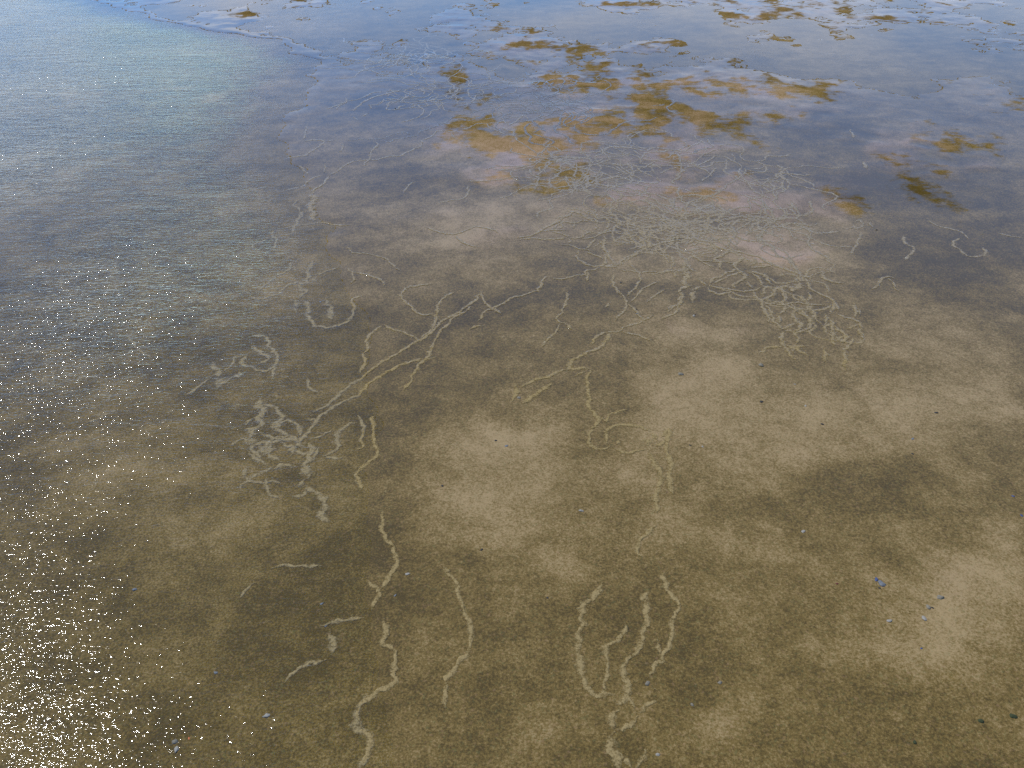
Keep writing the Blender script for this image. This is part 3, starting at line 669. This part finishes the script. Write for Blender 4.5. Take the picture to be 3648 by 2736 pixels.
BITS = [
    ('pebble','pebble',2307,2437,26,'grey','round grey blue pebble at the tip of the claw\'s right finger'),
    ('pebble','pebble',1848,1420,22,'grey','grey blue pebble beside the stubby upright trail end'),
    ('pebble','pebble',473,2082,20,'blue','bluish pebble among sparse glints on the left'),
    ('shell_fragment','shell fragment',1145,2145,18,'blue','small bluish shell chip among glints, upper of two'),
    ('shell_fragment','shell fragment',1161,2225,14,'blue','small bluish shell chip among glints, lower of two'),
    ('shell_fragment','shell fragment',765,2379,20,'blue','ragged bluish shell chip in the glitter'),
    ('pebble','pebble',616,2624,26,'grey','dark blue grey lump in the bottom left glitter, near an orange chip'),
    ('shell_fragment','shell fragment',622,2650,30,'pale','pale grey shell piece under the dark lump in the glitter'),
    ('shell_fragment','shell fragment',667,2613,13,'orange','tiny bright orange shell chip in the bottom left glitter'),
    ('shell_fragment','shell fragment',947,2538,30,'pale','pale shell piece among glints left of the thick trail'),
    ('pebble','pebble',2981,2082,13,'red','tiny red brown and black pebble on bare sand'),
    ('shell_fragment','shell fragment',3121,2068,22,'navy','deep blue corner of a mussel shell on bare sand'),
    ('shell_fragment','shell fragment',3140,2082,40,'blue','large grey blue shell piece touching the deep blue one'),
    ('pebble','pebble',3132,2098,12,'dark','dark crumb below the large grey blue shell piece'),
    ('pebble','pebble',3306,2165,24,'grey','grey pebble with a dark neighbour, right of the blue shell'),
    ('pebble','pebble',3320,2168,12,'dark','dark crumb touching a grey pebble'),
    ('pebble','pebble',3348,2132,30,'grey','flat grey stone above the grey pebble pair'),
    ('shell_fragment','shell fragment',3293,2207,28,'pale','pale bluish shell piece below the grey pebble pair'),
    ('shell_fragment','shell fragment',3168,2214,24,'pale','whitish speckled shell piece left of the pale bluish one'),
    ('shell_fragment','shell fragment',3281,2313,11,'navy','tiny vivid blue chip alone on tan sand'),
    ('seaweed_scrap','seaweed scrap',3257,2648,18,'weed','dark green scrap near the bottom edge'),
    ('seaweed_scrap','seaweed scrap',3608,2555,30,'weed','largest dark scrap, close to the right edge'),
    ('seaweed_scrap','seaweed scrap',3493,2571,24,'weed','brown green scrap left of the largest dark scrap'),
    ('seaweed_scrap','seaweed scrap',3122,821,12,'dark','dark seed-like speck at the rim of the dark sand'),
    ('pebble','pebble',1408,387,9,'dark','lone black speck inside the hook of a far trail'),
    ('pebble','pebble',2472,1127,18,'pale','whitish pebble with a dark top on tan sand under the net'),
    ('pebble','pebble',2476,1123,8,'dark','dark crumb on the whitish pebble under the net'),
    ('pebble','pebble',2711,1303,28,'grey','grey lump in a dark hollow below the net\'s feathery end'),
    ('pebble','pebble',2426,1336,28,'grey','grey blue lump at the edge of the pale grey patch'),
    ('shell_fragment','shell fragment',2831,1371,11,'pale','white chip with a dark edge on tan sand'),
    ('shell_fragment','shell fragment',2503,1594,12,'pale','bright white chip right of the ring'),
    ('pebble','pebble',2459,1589,12,'dark','dark speck between the ring and the white chip'),
    ('shell_fragment','shell fragment',2072,1822,24,'pale','pale shell piece in the hollow below the ring'),
    ('shell_fragment','shell fragment',2869,1448,13,'pale','white chip beside a dark smudge on tan sand'),
    ('pebble','pebble',2712,1434,17,'dark','dark pebble on tan sand left of the white chip'),
    ('pebble','pebble',2929,1514,14,'dark','dark speck at the tip of a brown smear'),
    ('pebble','pebble',3334,1473,17,'dark','dark pebble in a pale ring of sand on the right'),
    ('shell_fragment','shell fragment',3251,1566,15,'blue','small bluish chip below the pebble in its pale ring'),
    ('shell_fragment','shell fragment',3608,1770,14,'navy','blue chip close to the right edge, lower of two'),
    ('shell_fragment','shell fragment',3639,1840,14,'navy','blue chip touching the right edge'),
    ('shell_fragment','shell fragment',2861,1895,22,'pale','pale pinkish shell piece on the dark patch'),
    ('pebble','pebble',2564,2434,22,'grey','grey blue pebble right of the claw'),
    ('pebble','pebble',2465,2514,18,'grey','grey pebble lower right of the claw'),
    ('shell_fragment','shell fragment',1408,2124,15,'blue','blue chip beside the foot of the long bending trail'),
    ('shell_fragment','shell fragment',1452,2047,22,'pale','pale chip right of the long bending trail'),
    ('pebble','pebble',1716,1961,15,'dark','dark speck on the pale patch at the centre'),
    ('pebble','pebble',1950,2132,13,'dark','dark speck on plain olive sand above the claw'),
    ('pebble','pebble',1766,1572,14,'dark','dark crumb on the upper rim of the central pale patch'),
    ('shell_fragment','shell fragment',1804,1591,18,'blue','bluish chip right of the crumb on the central pale patch'),
    ('pebble','pebble',1576,1734,14,'dark','dark crumb at the left of the central pale patch'),
    ('shell_fragment','shell fragment',2343,2692,20,'pale','pale bluish chip at the bottom edge right of the wrist'),
    ('pebble','pebble',2267,1105,12,'dark','dark crumb over a blue chip by the forked node'),
    ('shell_fragment','shell fragment',2271,1120,16,'blue','blue chip on the trail by the forked node'),
    ('pebble','pebble',2211,1010,12,'dark','dark speck inside the almond-shaped loop'),
    ('pebble','pebble',1898,1258,8,'red','tiny reddish speck on olive sand above the fat slanting trail'),
    ('shell_fragment','shell fragment',1141,1071,14,'blue','bluish chip inside the bowl-shaped trail'),
    ('shell_fragment','shell fragment',1660,720,12,'pale','small white chip on brown sand above the fish-shaped outline'),
    ('pebble','pebble',3250,1620,12,'dark','dark crumb on pale tan sand near the dark patch'),
]


def catmull(pts, step):
    pts = np.asarray(pts, float)
    if len(pts) == 2: pts = np.array([pts[0], pts.mean(0), pts[1]])
    q = np.vstack([2 * pts[0] - pts[1], pts, 2 * pts[-1] - pts[-2]])
    out = []
    for k in range(1, len(q) - 2):
        p0, p1, p2, p3 = q[k - 1], q[k], q[k + 1], q[k + 2]
        n = max(2, int(np.linalg.norm(p2 - p1) / step))
        for s in np.linspace(0, 1, n, endpoint=False):
            out.append(.5 * (2 * p1 + (p2 - p0) * s + (2 * p0 - 5 * p1 + 4 * p2 - p3) * s * s + (3 * p1 - p0 - 3 * p2 + p3) * s ** 3))
    out.append(pts[-1])
    return np.array(out)

SEC = np.array([-1.7, -1.15, -.7, -.25, .25, .7, 1.15, 1.7])
def trail_geometry(path, width, seed, lift=1.0):
    """a low bank of loose sand along a path on the ground: co, faces, edge attribute"""
    dp = np.gradient(path, axis=0); ln = np.linalg.norm(dp, axis=1, keepdims=True) + 1e-9
    nrm = np.stack([-dp[:, 1], dp[:, 0]], -1) / ln
    s = np.concatenate([[0], np.cumsum(np.linalg.norm(np.diff(path, axis=0), axis=1))])
    path = path + nrm * (((vnoise(s * 28, s * 0 + seed, 1) - .5) * .7 + (vnoise(s * 80, s * 0 + seed, 4) - .5) * .6) * width)[:, None]
    hw = width * .5 * (.55 + .9 * vnoise(s * 45, s * 0 + seed, 2))
    end = np.minimum(sst(-.006, .028, s), sst(-.006, .028, s[-1] - s)); hw = hw * (.30 + .70 * end)
    co, edge = [], []
    for k in SEC:
        wob = 1 + .9 * (vnoise(s * 110, s * 0 + seed + k * 9.1, 3) - .5)
        pt = path + nrm * (hw * k * wob)[:, None]
        prof = max(0, 1 - (k / 1.4) ** 2)
        z = height(pt[:, 0], pt[:, 1]) + lift * (.0014 * prof * (.7 + .7 * vnoise(pt[:, 0] * 130, pt[:, 1] * 130, 9)) + .0002) - (.0006 if abs(k) > 1.6 else 0)
        co.append(np.stack([pt[:, 0], pt[:, 1], z], -1)); edge.append(np.full(len(pt), .52 + .72 * (abs(k) / 1.7) ** 1.5) + .30 * (1 - end))
    n, m = len(path), len(SEC)
    co = np.stack(co, 1).reshape(-1, 3); edge = np.stack(edge, 1).ravel()
    a, c = np.meshgrid(np.arange(n - 1), np.arange(m - 1), indexing='ij')
    f = np.stack([a * m + c, (a + 1) * m + c, (a + 1) * m + c + 1, a * m + c + 1], -1).reshape(-1, 4)
    return co, f, edge

count = 0
for line in TRAILS.strip().splitlines():
    tile, wf, kind, label, raw = [q.strip() for q in line.split('|')]
    ox, oy, k = TILES[tile]
    nums = [float(q) for q in raw.replace(',', ' ').split()]
    px = [(ox + nums[q] * k, oy + nums[q + 1] * k) for q in range(0, len(nums), 2)]
    pts = [ground_at(u, v) for u, v in px]
    dist = np.mean([np.linalg.norm(q) for q in pts])
    path = catmull(pts, .003 + .0012 * dist)
    count += 1
    mat = {'s': m_trail, 'g': m_trail_far, 'w': m_trail_blue}[kind]
    co, f, e = trail_geometry(path, .0122 * float(wf), count * 3.7, lift={'s': 1.0, 'g': .6, 'w': .4}[kind])
    ob = mesh_obj('water_filled_trail' if kind == 'w' else 'sand_trail', co, f, mat, {'edge': e, 'wet': -.2 + 1.1 * sst(1.6, 3.5, co[:, 1]) - 2.0 * (co[:, 2] < -.0003)})
    grp = GROUPS['0']
    if label.startswith('*'):
        grp, label = NETS[label[1:]]
    ob['label'] = label; ob['category'] = 'sand trail'; ob['group'] = grp

# the parts of the nets that nobody could count
def tangle(name, label, cu, cv, ru, rv, n, length, wf, mat, seed):
    q = random.Random(seed); CO, FA, ED, off = [], [], [], 0
    c = ground_at(cu, cv)
    ex = ground_at(cu + ru, cv) - c; ey = (ground_at(cu, cv - rv) - ground_at(cu, cv + rv)) / 2
    for k in range(n):
        while True:
            a, b_ = q.uniform(-1, 1), q.uniform(-1, 1)
            if a * a + b_ * b_ < 1: break
        pos = c + a * ex + b_ * ey; th = q.uniform(0, 6.28); pts = [pos]
        for s in range(q.randint(4, 9)):
            th += q.uniform(-1.15, 1.15); pos = pos + length * .8 * q.uniform(.5, 1.4) * np.array([math.cos(th), math.sin(th)]); pts.append(pos)
        co, f, e = trail_geometry(catmull(pts, .012), .0122 * wf * q.uniform(.7, 1.3), seed + k * 1.3, lift=.55)
        CO.append(co); FA.append(f + off); ED.append(e); off += len(co)
    ob = mesh_obj(name, np.vstack(CO), np.vstack(FA), mat, {'edge': np.concatenate(ED), 'wet': -.2 + 1.1 * sst(1.6, 3.5, np.vstack(CO)[:, 1]) - 2.0 * (np.vstack(CO)[:, 2] < -.0003)})
    ob['label'] = label; ob['category'] = 'trail tangle'; ob['kind'] = 'stuff'
for a in TANGLES: tangle('trail_tangle', *a[:8], {'s': m_trail, 'g': m_trail_far, 'w': m_trail_blue}[a[8]], a[9])

# ------------------------------------------------------------------ stones and shells
def stone_mesh(seed, shell):
    import bmesh
    bm = bmesh.new(); bmesh.ops.create_icosphere(bm, subdivisions=3, radius=1)
    q = random.Random(seed); k = [q.uniform(-9, 9) for _ in range(4)]
    for v in bm.verts:
        c = v.co.copy()
        nz = float(vnoise(c.x * 1.6 + k[0], c.y * 1.6 + c.z * 1.1 + k[1], 5)) - .5
        n2 = float(vnoise(c.x * 4 + k[2], c.y * 4 + c.z * 3 + k[3], 6)) - .5
        f = 1 + .5 * nz + .18 * n2
        v.co = c * f
        if shell:      # a cupped shard: flattened dome, pointed at one end, fine growth steps
            x, y = v.co.x, v.co.y
            y *= (1 - .45 * max(0, x))
            v.co = (x * 1.25, y * .8, max(v.co.z, -.1) * .38 + .05 * math.sin(9 * math.hypot(x + 1, y)) - .10 * (abs(c.z) < .2))
        else:
            v.co = (v.co.x * 1.15, v.co.y * .85, v.co.z * .55)
    me = bpy.data.meshes.new('shell_shard' if shell else 'pebble'); bm.to_mesh(me); bm.free()
    for pl in me.polygons: pl.use_smooth = True
    return me

for idx, (name, cat, u, v, size, colr, label) in enumerate(BITS):
    g = ground_at(u, v); rad = size * .33 * np.linalg.norm([g[0], g[1], H]) / F
    me = stone_mesh(300 + idx, name == 'shell_fragment'); me.materials.append(STONE[colr])
    ob = bpy.data.objects.new(name, me); C.objects.link(ob)
    ob.location = (g[0], g[1], float(height(np.array([g[0]]), np.array([g[1]]))[0]) - rad * .05)
    ob.scale = (rad, rad, rad); ob.rotation_euler = (rng.uniform(-.2, .2), rng.uniform(-.2, .2), rng.uniform(0, 6.28))
    ob['label'] = label; ob['category'] = cat; ob['group'] = 'stones and shells on the sand'

# ------------------------------------------------------------------ sky, sun, camera
SUN_EL, SUN_AZ = math.radians(54.5), math.radians(-52)        # azimuth from +Y towards +X
w = bpy.data.worlds.new('World'); bpy.context.scene.world = w; w.use_nodes = True
t = NT(w.node_tree)
sky = t.n('ShaderNodeTexSky'); sky.sky_type = 'NISHITA'; sky.sun_disc = False
sky.sun_elevation = SUN_EL; sky.sun_rotation = SUN_AZ; sky.air_density = 1.0; sky.dust_density = .1; sky.ozone_density = 4.0
dirv = t.n('ShaderNodeTexCoord').outputs['Generated']
sep = t.n('ShaderNodeSeparateXYZ'); t.set(sep, 0, dirv)
cl = t.noise(t.mapping(dirv, loc=(.3, 1.7, .2), scale=(1.6, 1.6, 5.0)), 2.3, 6, .58, .3)
bias = t.math('ADD', cl, t.math('MULTIPLY', sep.outputs[0], .12))
cov = t.maprange(bias, .36, .72, 0, .85)
hz = t.maprange(sep.outputs[2], .13, .27, 1, .12)
cov = t.math('MULTIPLY', cov, hz)
skc = t.mixc(1.0, sky.outputs[0], (.60, .96, 1.38, 1), 'MULTIPLY')
skc = t.mixc(cov, skc, (7.0, 7.6, 9.4, 1))
bg = t.n('ShaderNodeBackground'); t.set(bg, 'Color', skc); t.set(bg, 'Strength', .15)
o = t.n('ShaderNodeOutputWorld'); t.set(o, 'Surface', bg.outputs[0])

sl = bpy.data.lights.new('sun', 'SUN'); sl.energy = 4.4; sl.angle = math.radians(.5); sl.color = (1, .97, .93)
so = bpy.data.objects.new('sun', sl); C.objects.link(so)
from mathutils import Vector
so.rotation_euler = Vector((math.sin(SUN_AZ) * math.cos(SUN_EL), math.cos(SUN_AZ) * math.cos(SUN_EL), math.sin(SUN_EL))).to_track_quat('Z', 'Y').to_euler()
so.location = (-5, 3, 8)

cam = bpy.data.cameras.new('camera'); cam.sensor_width = 36; cam.lens = 36 * F / 3648; cam.clip_start = .05; cam.clip_end = 6000
co_ = bpy.data.objects.new('camera', cam); C.objects.link(co_)
co_.location = (0, 0, H); co_.rotation_euler = (math.pi / 2 - P, 0, 0)
sc = bpy.context.scene; sc.camera = co_
sc.view_settings.view_transform = 'Standard'; sc.view_settings.look = 'None'; sc.view_settings.gamma = 1
sc.view_settings.exposure = 0.17
sc.cycles.use_denoising = False
sc.cycles.sample_clamp_indirect = 10
sc.cycles.max_bounces = 5; sc.cycles.transparent_max_bounces = 16
sc.cycles.caustics_reflective = False; sc.cycles.caustics_refractive = False
